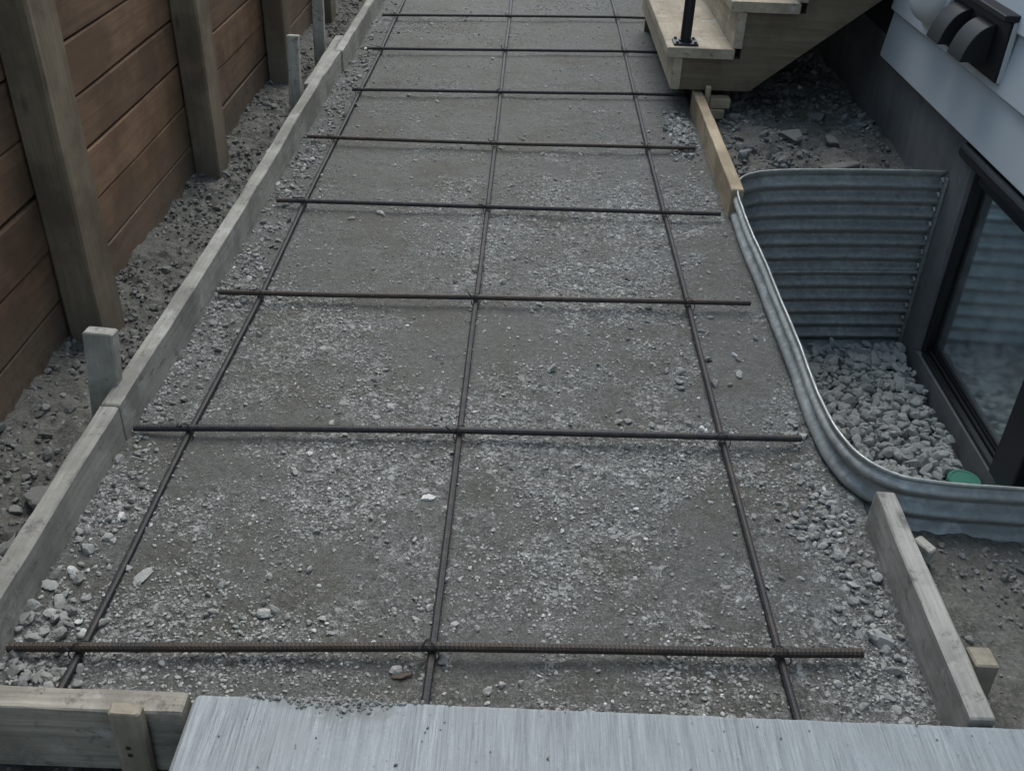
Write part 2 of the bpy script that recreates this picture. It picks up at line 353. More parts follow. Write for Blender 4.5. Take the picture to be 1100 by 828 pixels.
def z_path(x, y):
    p = patch(x, y)
    return -.019+.010*fbm(x, y, 2.1, 5)+.0035*fbm(x, y, 14, 9)*(.5+p)+.0045*fbm(x, y, 60, 8, 2)*(.15+p)+.016*edge_pile(x, y)
def z_left(x, y):
    return -.082+.026*fbm(x, y, 4.5, 61)+.024*fbm(x, y, 17, 62)+.012*fbm(x, y, 50, 63, 2)+.02*sstep(-.93, -1.04, x)
def z_right(x, y):
    far = sstep(1.5, 2.2, y)
    return (-.048+.012*fbm(x, y, 5, 71)+.008*fbm(x, y, 24, 72)+.005*fbm(x, y, 60, 73, 2))*(1-far)+far*(-.035+.05*fbm(x, y, 4, 74)+.026*fbm(x, y, 13, 75)+.009*fbm(x, y, 45, 76, 2))
def z_front(x, y): return -.082+.012*fbm(x, y, 6, 81)+.010*fbm(x, y, 40, 82)

def sheet(name, x0, x1, y0, y1, d, zf, mat, hole=True, attrs=()):
    ny = int((y1-y0)/d)+1; ys = np.linspace(y0, y1, ny)
    a = x0(ys) if callable(x0) else np.full(ny, x0); b = x1(ys) if callable(x1) else np.full(ny, x1)
    nx = int(np.max(b-a)/d)+1; u = np.linspace(0, 1, nx)
    X = a[:, None]+(b-a)[:, None]*u[None]; Y = np.repeat(ys[:, None], nx, 1)
    x = X.ravel(); y = Y.ravel(); z = zf(x, y)
    i = np.arange(ny-1)[:, None]*nx+np.arange(nx-1)[None]; F = np.stack([i, i+1, i+nx+1, i+nx], -1).reshape(-1, 4)
    A = {'patch': patch(x, y)} if 'patch' in attrs else {}
    if hole:
        ins = in_well(x, y); keep = ~ins[F].all(1); F = F[keep]
        used = np.zeros(len(x), bool); used[F.ravel()] = True
        s = np.where(ins & used)[0]
        if len(s):
            fine = np.vstack([WELL[:-1]+(WELL[1:]-WELL[:-1])*t for t in (0, .25, .5, .75)])
            for k in s:
                q = fine[np.argmin((fine[:, 0]-x[k])**2+(fine[:, 1]-y[k])**2)]; x[k], y[k] = q
        m = np.cumsum(used)-1; F = m[F]; x = x[used]; y = y[used]; z = z[used]; A = {k: v[used] for k, v in A.items()}
    return np_mesh(name, np.stack([x, y, z], 1), F, mat, A, smooth=True)
tag(sheet('gravel_path', -.735, lambda y: path_right(y)+.02, -.172, 5.6, .0065, z_path, M['gravel'], attrs=('patch',)), kind='structure')
tag(sheet('soil', -1.13, -.742, -.19, 5.6, .008, z_left, M['soil'], hole=False), kind='structure')
tag(sheet('soil', lambda y: path_right(y)+.024, 1.58, -.22, 5.6, .008, z_right, M['soil']), kind='structure')
tag(sheet('soil', -1.13, -.335, -1.6, -.168, .008, z_front, M['soil'], hole=False), kind='structure')
# the wide ground around, reaching the horizon, with the site cut out
g = MB(); R0 = 400; xa, xb, ya, yb = -1.12, 1.9, -4.0, 5.59; zg = -.07
g.add([(-R0,-R0,zg),(R0,-R0,zg),(R0,R0,zg),(-R0,R0,zg),(xa,ya,zg),(xb,ya,zg),(xb,yb,zg),(xa,yb,zg)], [(0,1,5,4),(1,2,6,5),(2,3,7,6),(3,0,4,7)])
tag(g.build('ground', M['neighbour']), kind='structure')
g = MB(); g.add([(xa,ya,-.16),(-.33,ya,-.16),(-.33,-1.58,-.16),(xa,-1.58,-.16)], [(0,1,2,3)]); g.add([(1.0,ya,-.09),(xb,ya,-.09),(xb,-.2,-.09),(1.0,-.2,-.09)], [(0,1,2,3)])
tag(g.build('ground', M['neighbour']), kind='structure')
g = MB(); g.add([(.70,.30,-.64),(1.60,.30,-.64),(1.60,2.15,-.64),(.70,2.15,-.64)], [(0,1,2,3)])
tag(g.build('soil', M['soil']), kind='structure')

# concrete walk in front (broomed), its spilled dirt held in an attribute
nx, ny = 240, 120; xs = np.linspace(-.345, 1.45, nx); ys = np.concatenate([np.linspace(-3.6, -.6, 20), np.linspace(-.59, -.16, 100)])
X, Y = np.meshgrid(xs, ys); x = X.ravel(); y = Y.ravel()
yy = np.where(Y == ys[-1], 0, 0).ravel()
edge = np.abs(fbm(x, y*0, 26, 91, 3))*.006
z = .080-.012*np.clip((y+.172)/.012, 0, 1)**2-.010*np.clip((-.333-x)/.012, 0, 1)**2+.0008*fbm(x, y, 9, 92)
y2 = y-np.where(y > -.165, edge, 0)
dirt = np.exp(-((x+.13)/.10)**4)*sstep(-.215, -.17, y+.05*fbm(x, y, 22, 93, 3))
i = np.arange(ny-1)[:, None]*nx+np.arange(nx-1)[None]; F = np.stack([i, i+1, i+nx+1, i+nx], -1).reshape(-1, 4)
V = np.stack([x, y2, z], 1)
rim = np.concatenate([np.arange(nx), np.arange(1, ny)*nx+nx-1, (ny-1)*nx+np.arange(nx-2, -1, -1), np.arange(ny-2, 0, -1)*nx])
Vb = V[rim].copy(); Vb[:, 2] = -.135; n0 = len(V); k = len(rim); a = np.arange(k); b = (a+1) % k
F = np.vstack([F, np.stack([rim[a], n0+a, n0+b, rim[b]], 1)])
o = np_mesh('concrete_walk', np.vstack([V, Vb]), F, M['slab'], {'dirt': np.concatenate([dirt, np.zeros(k)])}, smooth=False)
tag(o, kind='structure')

# ------------------------------------------------------------------ stones
def ico(sub):
    import bmesh
    bm = bmesh.new(); bmesh.ops.create_icosphere(bm, subdivisions=sub, radius=1); v = np.array([q.co[:] for q in bm.verts]); f = np.array([[w.index for w in q.verts] for q in bm.faces]); bm.free(); return v, f
def stone_protos(sub, n, r):
    v0, f = ico(sub); out = []
    for k in range(n):
        v = v0*(1+r.normal(0, .10, (len(v0), 1)))
        for _ in range(9):
            d = r.normal(size=3); d /= np.linalg.norm(d); lim = r.uniform(.50, .85); e = np.maximum(v@d-lim, 0); v = v-e[:, None]*d
        out.append(v*np.array([1.15, r.uniform(.70, 1.0), r.uniform(.48, .8)]))
    return np.array(out), f
def rots(n, r, tilt=.5):
    a = r.uniform(0, 2*np.pi, n); b = r.normal(0, tilt, n); c = r.normal(0, tilt, n); z = np.zeros(n); o = np.ones(n)
    A = np.stack([np.cos(a), -np.sin(a), z, np.sin(a), np.cos(a), z, z, z, o], 1).reshape(-1, 3, 3)
    B = np.stack([o, z, z, z, np.cos(b), -np.sin(b), z, np.sin(b), np.cos(b)], 1).reshape(-1, 3, 3)
    C = np.stack([np.cos(c), z, np.sin(c), z, o, z, -np.sin(c), z, np.cos(c)], 1).reshape(-1, 3, 3)
    return A@B@C
def stones(batches, name, mat, seed):
    r = np.random.default_rng(seed); VV = []; FF = []; TT = []; n0 = 0
    for P, s, tone, sub, tilt in batches:
        if not len(P): continue
        pr, f = stone_protos(sub, 28, r); k = r.integers(0, 28, len(P)); Rm = rots(len(P), r, tilt)
        V = np.einsum('nij,nvj->nvi', Rm, pr[k])*s[:, None, None]+P[:, None, :]
        m = pr.shape[1]; VV.append(V.reshape(-1, 3)); FF.append((f[None]+(np.arange(len(P))*m)[:, None, None]+n0).reshape(-1, 3)); TT.append(np.repeat(tone, m)); n0 += len(P)*m
    return np_mesh(name, np.vstack(VV), np.vstack(FF), mat, {'tone': np.concatenate(TT)})
def tones(n, r, mu=.5, sd=.17, white=.015):
    t = np.clip(r.normal(mu, sd, n), 0, .92); t[r.random(n) < white] = 1; return t
def scatter(n, x0, x1, y0, y1, dens, r, ypow=1.0):
    x = r.uniform(x0, x1, n); y = y0+(y1-y0)*r.random(n)**ypow; k = r.random(n) < dens(x, y); return x[k], y[k]
r = np.random.default_rng(5)
def place(x, y, zf, s, sink=.1): return np.stack([x, y, zf(x, y)+s*(.55-sink)], 1)
ok = lambda x, y: ((x > XL) & (x < path_right(y)-.012) & ~in_well(x-.0, y) & ~in_well(x+.02, y) & (y > -.15) & (y < 5.2))
B = []
d1 = lambda x, y: ok(x, y)*np.clip(patch(x, y)**1.6*.9+.11+.5*np.clip(edge_pile(x, y), 0, 1.2), 0, 1)*np.clip(.35+1.6*fbm(x, y, 5, 101, 3)+.3, .08, 1)
x, y = scatter(95000, -.72, .84, -.15, 4.9, d1, r, 1.15); s = np.clip(r.lognormal(math.log(.0030), .33, len(x)), .0017, .0065)
B.append((place(x, y, z_path, s, .32), s, tones(len(x), r, .80, .14, .05), 1, .2))
d2 = lambda x, y: ok(x, y)*np.clip(.10*patch(x, y)+.75*np.clip(edge_pile(x, y)-.12, 0, 1)+.012, 0, 1)*np.clip(.5+2*fbm(x, y, 4, 111, 3), .05, 1)
x, y = scatter(15000, -.72, .84, -.15, 4.9, d2, r, 1.05); s = np.clip(r.lognormal(math.log(.0066), .30, len(x)), .004, .012)
B.append((place(x, y, z_path, s, .38), s, tones(len(x), r, .74, .17, .015), 2, .5))
d3 = lambda x, y: ok(x, y)*np.clip(.004+.75*np.clip(edge_pile(x, y)-.45, 0, 1), 0, 1)*np.clip(.5+2*fbm(x, y, 4, 121, 3), .03, 1)
x, y = scatter(3600, -.72, .84, -.15, 4.9, d3, r); s = np.clip(r.lognormal(math.log(.0088), .26, len(x)), .006, .016)
B.append((place(x, y, z_path, s, .32), s, tones(len(x), r, .60, .15, .02), 2, .5))
# clusters the photograph shows by the left board, at the stair end of the right board and by the short right board
for (cx, cy, sx, sy, n, m) in ((-.66,.03,.032,.08,60,.0095),(-.64,-.08,.05,.04,45,.0098),(-.655,1.22,.035,.22,150,.0075),(-.665,.45,.028,.30,140,.0068),(-.66,2.0,.032,.35,150,.007),(-.65,3.3,.04,.6,180,.008),(-.66,2.6,.035,.5,110,.0085),(.725,2.60,.035,.13,190,.0085),
                               (.772,.20,.022,.17,120,.0072),(.735,.42,.035,.06,70,.0085),(.60,.95,.11,.25,40,.008),(-.34,.08,.07,.035,30,.0062),(.13,.70,.22,.10,20,.008)):
    x = r.normal(cx, sx, n); y = r.normal(cy, sy, n); k = ok(x, y) & ~in_well(x+.03, y); x = x[k]; y = y[k]; s = np.clip(r.lognormal(math.log(m), .3, len(x)), .004, .0145)
    B.append((place(x, y, z_path, s, .28), s, tones(len(x), r, .58, .14, .03), 2, .5))
# crumbs lying on the concrete edge
x = r.normal(-.13, .055, 260); y = -.163-np.abs(r.normal(0, .014, 260))*np.exp(-((x+.13)/.09)**2)-.002; s = np.clip(r.lognormal(math.log(.0028), .4, 260), .0012, .007)
B.append((np.stack([x, y, .080+s*.35], 1), s, tones(260, r, .48, .12, .0), 1, .5))
x = r.uniform(-.30, 1.0, 70); y = -.163-np.abs(r.normal(0, .10, 70)); s = np.clip(r.lognormal(math.log(.0017), .3, 70), .001, .004)
B.append((np.stack([x, y, .0805+s*.3], 1), s, tones(70, r, .35, .15, .03), 1, .5))
tag(stones(B, 'loose_gravel', M['stone'], 21), 'grey crushed gravel strewn over the compacted path bed', 'gravel', kind='stuff')
B = []
okl = lambda x, y: np.ones_like(x)*np.clip(.35+1.5*fbm(x, y, 5, 131, 3), .05, 1)
x, y = scatter(7000, -1.04, -.76, -.15, 4.9, okl, r); s = np.clip(r.lognormal(math.log(.0055), .45, len(x)), .0025, .020)
B.append((place(x, y, z_left, s, .25), s, tones(len(x), r, .26, .14, .004), 2, .5))
x = r.normal(-.86, .07, 60); y = r.uniform(-.1, .5, 60); s = np.clip(r.lognormal(math.log(.017), .3, 60), .010, .030)
k = x < -.785; x, y, s = x[k], y[k], s[k]; B.append((place(x, y, z_left, s, .2), s, tones(len(x), r, .40, .12, .0), 2, .5))
x, y = scatter(9000, -1.1, -.36, -.6, -.215, lambda x, y: np.ones_like(x), r); s = np.clip(r.lognormal(math.log(.008), .35, len(x)), .004, .018)
B.append((place(x, y, z_front, s, .2), s, tones(len(x), r, .46, .15, .01), 2, .5))
tag(stones(B, 'soil_stones', M['stone'], 22), 'loose stones and clods in the soil strip under the fence', 'gravel', kind='stuff')
B = []
rk = lambda x, y: (~in_well(x, y) & ~in_well(x-.0, y+.02) & ~in_well(x, y-.03) & (x > path_right(y)+.05))*np.clip(.30+1.4*fbm(x, y, 6, 141, 3), .04, 1)
x, y = scatter(4500, .86, 1.55, -.15, .36, rk, r); s = np.clip(r.lognormal(math.log(.0045), .45, len(x)), .002, .015)
B.append((place(x, y, z_right, s, .25), s, tones(len(x), r, .36, .14, .006), 2, .5))
x, y = scatter(7000, .84, 1.55, 2.08, 4.2, rk, r, 1.3); s = np.clip(r.lognormal(math.log(.007), .5, len(x)), .003, .028)
B.append((place(x, y, z_right, s, .2), s, tones(len(x), r, .27, .13, .003), 2, .5))
tag(stones(B, 'soil_stones', M['stone'], 23), 'loose stones and rubble in the soil beside the house', 'gravel', kind='stuff')
# drainage stone in the well: three settled layers of clean pea-to-walnut size rock
B = []
for L, (zz, dd) in enumerate(((-.632, .030), (-.612, .027), (-.597, .029))):
    gx, gy = np.meshgrid(np.arange(.77, 1.56, dd), np.arange(.36, 2.10, dd)); x = gx.ravel()+r.normal(0, dd*.3, gx.size); y = gy.ravel()+r.normal(0, dd*.3, gx.size)
    k = in_well(x-.035, y) & in_well(x, y+.035) & in_well(x, y-.035) & in_well(x-.02, y+.02) & in_well(x-.02, y-.02) & (x < 1.548)
    if L == 2: k &= r.random(len(k)) < .82
    k &= ((x-1.50)**2+(y-1.265)**2 > .058**2) | (zz < -.62)
    x = x[k]; y = y[k]; s = np.clip(r.lognormal(math.log(.0185), .25, len(x)), .010, .030)
    B.append((np.stack([x, y, zz+r.normal(0, .005, len(x))+.02*fbm(x, y, 3, 151, 2)], 1), s, tones(len(x), r, .88, .08, .0), 2, .7))
tag(stones(B, 'drainage_stone', M['stone'], 24), 'clean grey drainage stone filling the bottom of the window well', 'gravel', kind='stuff')

# single rocks that stand out
def rock(name, x, y, zf, s, tone, seed, label, aspect=(1, 1, 1), grp=None, cat='rock', sub=3, sink=.15, mat=None):
    rr = np.random.default_rng(seed); pr, f = stone_protos(sub, 1, rr); v = pr[0]*s*np.array(aspect)
    c, sn = math.cos(seed), math.sin(seed); v = np.stack([v[:, 0]*c-v[:, 1]*sn, v[:, 0]*sn+v[:, 1]*c, v[:, 2]], 1)
    z0 = float(zf(np.array([x]), np.array([y]))[0]) if callable(zf) else zf
    o = np_mesh(name, v, f, mat or M['stone'], {'tone': np.full(len(v), tone)}); o.location = (x, y, z0+s*aspect[2]*(.5-sink))
    return tag(o, label, cat, grp)
rock('rock', 1.165, 2.66, z_right, .050, .30, 4, 'largest pale rock in the soil under the wooden stairs', (1.1, .9, 1.1))
rock('rock', 1.31, 2.62, z_right, .042, .22, 5, 'dark rounded rock right of the largest rock under the stairs')
rock('rock', .965, 2.84, z_right, .035, .14, 6, 'dark rock in shade behind the stacked wood blocks')
rock('rock', 1.33, 2.95, z_right, .05, .18, 16, 'dim rock farthest back in the shade under the stairs')
rock('rock', -.855, .435, z_left, .045, .40, 9, 'largest grey rock in the soil at the lower left', (1.1, .8, .9))
rock('rock', -.792, .40, z_left, .040, .50, 10, 'grey angular rock against the outer side of the left form board', (1, .9, 1.3))
rock('rock', -.80, 2.80, z_left, .03, .75, 12, 'pale stone in the soil beside the second stake')
rock('stone_chip', .006+(-.055), .415, z_path, .0125, 1.0, 13, 'white stone chip on the gravel left of the centre bar, below the second cross bar', (1.25, .75, .6), cat='stone')
rock('stone_chip', -.315, .545, z_path, .0095, 1.0, 14, 'white stone chip just below the second cross bar in the left column', (1, .8, .7), cat='stone')
rock('stone_chip', -.335, 1.80, z_path, .016, .97, 15, 'pale stone chip just above the fourth cross bar on the left', (1.1, .8, .7), cat='stone')
rock('stone_chip', -.545, .155, z_path, .017, .80, 17, 'flat pale stone leaning on the left long bar near its end', (1.3, .8, .5), cat='stone')
rock('stone_chip', .775, .075, z_path, .021, .72, 18, 'rounded pale stone beside the middle of the short right form board', (1.1, .9, .9), cat='stone')
M['brown_stone'] = flat('brown_stone', (.085,.066,.052), .8, nscale=90, var=.3, bump=.4)
rock('stone_chip', -.05, -.035, z_path, .011, .5, 19, 'brown stone under the nearest cross bar by the centre bar', (1.5, .7, .6), cat='stone', mat=M['brown_stone'])

# ------------------------------------------------------------------ rebar mat
mat_root = thing('rebar_mat', (0, 0, 0), 'grid of tied steel reinforcing bars lying on the gravel path', 'rebar mat')
def bar_path(pts, step=.0035):
    P = np.array(pts, float); L = np.r_[0, np.cumsum(np.linalg.norm(np.diff(P, axis=0), axis=1))]; n = int(L[-1]/step)
    t = np.linspace(0, L[-1], n); out = np.stack([np.interp(t, L, P[:, k]) for k in range(3)], 1)
    out[:, 2] += .0015*fbm(t, t*0, 3.1, int(abs(P[0, 0]*1000+P[0, 1]*333)), 3); out[:, 1 if abs(P[-1, 0]-P[0, 0]) > .5 else 0] += .004*fbm(t, t*0+4, 1.6, int(abs(P[0, 1]*777)+3), 2)
    k = np.ones(41)/41; pad = np.pad(out, ((20, 20), (0, 0)), 'edge')
    sm = np.stack([np.convolve(pad[:, i], k, 'valid') for i in range(3)], 1); w = np.clip(np.minimum(np.arange(n), np.arange(n)[::-1])/20, 0, 1)[:, None]
    return out*(1-w)+sm*w
def rebar(name, pts, mat, r=.0068, step=.0035, rh=.0005):
    path = bar_path(pts, step); m = MB(); n = 10
    def rf(i, a):
        ph = (i*step/.0075+a/math.pi*.9) % 1
        rib = rh if ph < .42 else 0
        if abs(math.sin(a)) < .32: rib = .0010
        return r+rib
    m.tube(path, r, n, rfun=rf); return m.build(name, mat, mat_root)
ZT, ZL = .0075, -.0085
LONGX = [(-.589,-.588,-.580,-.587,-.590,-.588,-.583,-.592), (-.004,-.001,.003,.006,.006,.006,.006,.007), (.590,.584,.585,.583,.579,.582,.586,.588)]
LONGY = [(-.026,.585,1.201,1.818,2.40,2.977,3.61,4.253), (.005,.618,1.223,1.828,2.408,3.028,3.675,4.336), (.024,.63,1.245,1.839,2.435,3.067,3.731,4.40)]
ends = [(-.592,-.125), (-.006,-.150), (.594,-.150)]
for k in range(3):
    pts = [(ends[k][0], ends[k][1], ZL)]+[(LONGX[k][i], LONGY[k][i], ZL+random.gauss(0, .0012)) for i in range(8)]+[(LONGX[k][7]+.002, 5.3, ZL)]
    rebar('long_bar', pts, M['rebar'])
TE = [((-.703,-.045),(.728,.010)), ((-.705,.592),(.756,.618)), ((-.690,1.205),(.752,1.228)), ((-.672,1.845),(.760,1.815)), ((-.690,2.385),(.756,2.41)),
      ((-.615,2.985),(.795,3.09)), ((-.645,3.60),(.80,3.76)), ((-.66,4.27),(.80,4.44))]
for k, (a, b) in enumerate(TE):
    pts = [(a[0], a[1] if k not in (3,) else 1.84, ZT)]+[(LONGX[j][k], LONGY[j][k], ZT+random.gauss(0, .0008)) for j in range(3)]+[(b[0], LONGY[2][k]+(b[0]-LONGX[2][k])*.06, ZT-.002)]
    d = (pts[2][1]-pts[1][1])/(pts[2][0]-pts[1][0]); pts[0] = (a[0], pts[1][1]+(a[0]-pts[1][0])*d, ZT)
    rebar('cross_bar', pts, M['rebar_rust'] if k in (0, 2, 4) else M['rebar'], .0073 if k == 0 else .0068, *((.0019, .0010) if k == 0 else (.0035, .0006)))
pts = [(-.69, 4.87, ZT), (0, 4.93, ZT), (.80, 5.0, ZT)]
rebar('cross_bar', pts, M['rebar'])
for j in range(3):
    for k in range(8):
        x, y = LONGX[j][k], LONGY[j][k]; m = MB(); R = random.Random(j*10+k); sg = R.choice((-1, 1))
        loop = []
        for q in range(15):
            a = 2*math.pi*q/14; loop.append((x+.0125*math.cos(a), y+sg*.0125*math.cos(a), -.0005+.0195*math.sin(a)))
        m.tube(loop, .0012, 5)
        e = [(x-.010, y-sg*.012, .012), (x-.014-R.random()*.01, y-.012*R.random()-.004, .020), (x-.016-R.random()*.016, y-.022*R.random()-.006, .018+R.random()*.012)]
        m.tube(e, .0019, 5); m.build('tie_wire', M['rebar'], mat_root)

# ------------------------------------------------------------------ form boards and stakes
def board(name, p0, p1, wu, wv, mat, label, cat='form board', u=(0,0,1), jit=.0012, n=30, seed=1, group=None, ch=.003, sag=None):
    m = MB(); m.plank(p0, p1, u, wu, wv, ch, jit, n, seed, sag); o = m.build(name, mat); return tag(o, label, cat, group)
G = 'form boards along the path edge'
fx = -.7305
board('form_board', (fx-.004,-.165,.006), (fx-.005,.5535,.0075), .150, .039, M['form_y'], 'weathered grey form board at the left edge nearest the concrete slab', seed=3, group=G, n=40)
board('form_board', (fx-.003,.555,.0095), (fx+.003,3.28,.006), .150, .039, M['form_y'], 'longest weathered grey form board along the left edge, from the first stake to the third', seed=4, group=G, n=140, sag=lambda t: (.006*math.sin(6*t), 0, .002*math.sin(9*t)))
board('form_board', (fx+.010,3.285,.006), (fx+.012,5.4,.004), .150, .039, M['form_y'], 'farthest form board along the left edge, at the top of the photo', seed=5, group=G, n=90)
board('splice_board', (fx-.042,2.86,-.01), (fx-.044,3.62,-.012), .140, .038, M['form_y'], 'rough grey splice board screwed behind the joint of the left form boards', seed=6, n=40, jit=.002)
board('form_board', (-1.02,-.188,.013), (-.352,-.185,.013), .140, .040, M['form_x'], 'dark faced form board across the lower left corner, butting the concrete slab', seed=7, group=G, n=40)
board('form_board', (.843,-.153,.010), (.846,.375,.012), .140, .038, M['form_y'], 'short form board at the right edge between concrete slab and window well', seed=8, group=G, n=30)
board('form_board', (.808,1.865,.016), (.815,2.93,.010), .135, .040, M['fresh_y'], 'fresh tan form board from the window well to the wooden stairs', seed=9, group=G, n=50)
def stake(top, bot, w, d, mat, label, seed, u=(1,0,0), group='wooden stakes along the forms'):
    m = MB(); m.plank(bot, top, u, w, d, .003, .0012, 10, seed); return tag(m.build('stake', mat), label, 'stake', group)
stake((-.768,.655,.205), (-.787,.60,-.20), .064, .036, M['stake'], 'pale stake by the nearest fence post, first behind the left form board', 11)
stake((-.795,2.77,.275), (-.800,2.70,-.2), .046, .036, M['stake'], 'thin pale flat-topped stake behind the left form board, between first and tall stakes', 12)
stake((-.825,3.50,.75), (-.845,3.46,-.2), .050, .036, M['stake'], 'tall grey stake rising past the top of the photo beside the third fence post', 13)
stake((-.423,-.222,.112), (-.437,-.222,-.25), .046, .020, M['tan_stake'], 'leaning brown stake on the front form board next to the concrete slab', 14)
fs = bpy.data.objects['stake.003']
for zq in (.035, .018):
    m = MB(); m.tube([(-.4285, -.2310, zq), (-.4285, -.2332, zq)], .0042, 8); o = m.build('screw', M['black_metal']); o.parent = fs
stake((.913,.005,.040), (.913,-.01,-.20), .040, .045, M['tan_stake'], 'short tan stake behind the short right form board', 15)
board('wood_scrap', (.915,.335,-.012), (.938,.300,-.016), .034, .022, M['stake'], 'small pale wood scrap on the soil behind the short right form board', 'wood scrap', n=2, seed=16)
board('wood_offcut', (1.20,2.29,-.004), (1.335,2.35,.004), .020, .045, M['post_x'], 'grey wood offcut lying behind the window well under the stairs', 'wood offcut', n=4, seed=17)
GB = 'short wood blocks at the end of the tan form board'
board('wood_block', (.848,2.86,.0), (.848,2.855,.115), .020, .030, M['fresh_y'], 'narrow upright pale peg at the stair end of the tan form board', 'wood block', u=(1,0,0), n=2, seed=18)
board('wood_block', (.862,2.885,.045), (.945,2.885,.045), .040, .06, M['fresh_y'], 'upper tan wood block stacked under the stair stringer', 'wood block', n=2, seed=19, group=GB)
board('wood_block', (.862,2.875,.004), (.925,2.875,.004), .038, .06, M['fresh_y'], 'lower tan wood block of the stack under the stair stringer', 'wood block', n=2, seed=20, group=GB)
# crumpled plastic by the first stake
nn = 14; gx, gy = np.meshgrid(np.linspace(0, 1, nn), np.linspace(0, 1, nn)); x = -.785+.055*(gx-.5)+.01*fbm(gx, gy, 3, 5); y = .80+.11*(gy-.5); 
z = z_left(x, y)+.012+.030*np.abs(fbm(gx, gy, 3.1, 8, 3)); i = np.arange(nn-1)[:, None]*nn+np.arange(nn-1)[None]
o = np_mesh('plastic_scrap', np.stack([x.ravel(), y.ravel(), z.ravel()], 1), np.stack([i, i+1, i+nn+1, i+nn], -1).reshape(-1, 4), M['blue_scrap'], smooth=True)
md = o.modifiers.new('thick', 'SOLIDIFY'); md.thickness = .002
tag(o, 'crumpled dark blue plastic scrap in the soil behind the first left stake', 'plastic scrap')

# ------------------------------------------------------------------ cedar fence
fence = thing('board_fence', (-1.05, 1, -.08), 'dark brown horizontal board fence with square posts along the left side', 'fence')
PY = [-2.25, -1.15, -.06, 1.03, 2.14, 3.26, 4.37, 5.48]; course = .139; z0 = -.0905-course
for k in range(len(PY)-1):
    ya = PY[k]+.075; yb = PY[k+1]+.075; m = MB(); R = random.Random(40+k)
    for c in range(14):
        za = z0+c*course+R.uniform(-.002, .002); dx = R.uniform(-.003, .003); gap = .005
        seg = [(-1.064, ya+.002), (-1.064, yb-.002)]; nseg = 16; w0 = R.uniform(0, 6); b = R.uniform(.001, .003)
        m.plank((-1.053+dx, ya+.002, za+course/2), (-1.053-dx, yb-.002, za+course/2+R.uniform(-.002, .002)), (0,0,1), course-gap, .022, .004, .0006, nseg, 100*k+c, sag=lambda t, w0=w0, b=b: (b*math.sin(5*t+w0), 0, 0))
    m.box((-1.076, ya+.003, z0), (-1.068, yb-.003, z0+14*course))
    m.build('board_panel', M['cedar'], fence)
for k, y in enumerate(PY):
    m = MB(); m.plank((-.994+.004*math.sin(k*3), y+.072, -.4), (-.994, y+.072, 1.86), (1,0,0), .088, .14, .006, .0012, 24, 200+k); m.build('post', M['post'], fence)
m = MB(); m.plank((-1.02, PY[0], 1.885), (-1.02, PY[-1]+.14, 1.885), (1,0,0), .14, .036, .004, .001, 60, 300); m.build('cap_board', M['cedar'], fence)

# ------------------------------------------------------------------ house
house = thing('house', (1.75, 1, -.08), 'house wall with pale blue grey lap siding over a dark concrete foundation', 'house')
XF = 1.57
wy0, wy1, wz0, wz1 = .55, 1.958, -.545, .165
m = MB()
m.box((XF, wy1, -1.0), (1.82, 7.0, .30)); m.box((XF, -5.0, -1.0), (1.82, wy0, .30)); m.box((XF, wy0, -1.0), (1.82, wy1, wz0)); m.box((XF, wy0, wz1), (1.82, wy1, .30))
m.build('foundation', M['found'], house)
m = MB(); NC = 22; ex = .18; zb = .235
poly = [(1.60, zb-.004)]
for c in range(NC): poly += [(1.5385, zb+c*ex), (1.5262, zb+c*ex+.010), (1.5435, zb+(c+1)*ex-.001)]
poly += [(1.60, zb+NC*ex)]
poly = [(a, b) for a, b in poly]
m.prism(poly, 1, -5.0, 2.93); m.build('siding', M['siding'], house)
m = MB(); m.box((1.575, 2.934, .30), (1.65, 7.0, zb+NC*ex)); m.build('wall_sheathing', M['dark_sheath'], house)
m = MB(); m.box((1.601, -5.0, .301), (1.72, 2.93, zb+NC*ex)); m.build('wall_core', M['dark_sheath'], house)
# drip cap over the window
m = MB(); pr = [(1.5695, .158), (1.5695, .218)]+[(1.5695-.030*math.sin(a), .188+.030*math.cos(a)) for a in np.linspace(.25, math.pi-.25, 9)]
m.prism(pr, 1, .50, 2.02); m.build('drip_cap', M['frame'], house, bevel=0)
# sliding window
fr = MB(); x0, x1 = 1.585, 1.665
fr.box((x0, wy1-.032, wz0+.002), (x1, wy1-.002, wz1-.002), .003); fr.box((x0, wy0+.002, wz0+.002), (x1, wy0+.05, wz1-.002), .003)
fr.box((x0+.002, wy0+.051, wz1-.055), (x1, wy1-.033, wz1-.002), .003)
fr.box((x0-.008, wy0+.051, wz0+.002), (x0+.014, wy1-.033, wz0+.016), .003); fr.box((x0+.015, wy0+.051, wz0+.002), (x0+.026, wy1-.033, wz0+.026), .003); fr.box((x0+.027, wy0+.051, wz0+.002), (x1, wy1-.033, wz0+.033), .003)
wf = fr.build('window', M['frame'], house)
def sub(name, mb, mat, par):
    return mb.build(name, mat, par)
mu = MB(); mu.box((1.548, 1.090, wz0+.027), (1.610, 1.228, wz1-.056), .004)
def child(mb, name, mat):
    o = mb.build(name, mat); o.parent = wf; o.matrix_parent_inverse = wf.matrix_world.inverted() if False else Matrix.Translation(Vector((0,0,0))); return o
child(mu, 'mullion', M['frame'])
sa = MB(); xs0, xs1 = 1.612, 1.636; ya, yb, za, zb2 = 1.230, wy1-.034, wz0+.034, wz1-.057
sa.box((xs0, yb-.010, za), (xs1, yb, zb2), .002); sa.box((xs0, ya, za), (xs1, yb-.011, za+.014), .002); sa.box((xs0, ya, zb2-.018), (xs1, yb-.011, zb2), .002)
child(sa, 'sash', M['frame'])
gp = MB(); gp.box((1.620, ya, za+.0145), (1.626, yb-.0105, zb2-.0185)); child(gp, 'pane', M['glass'])
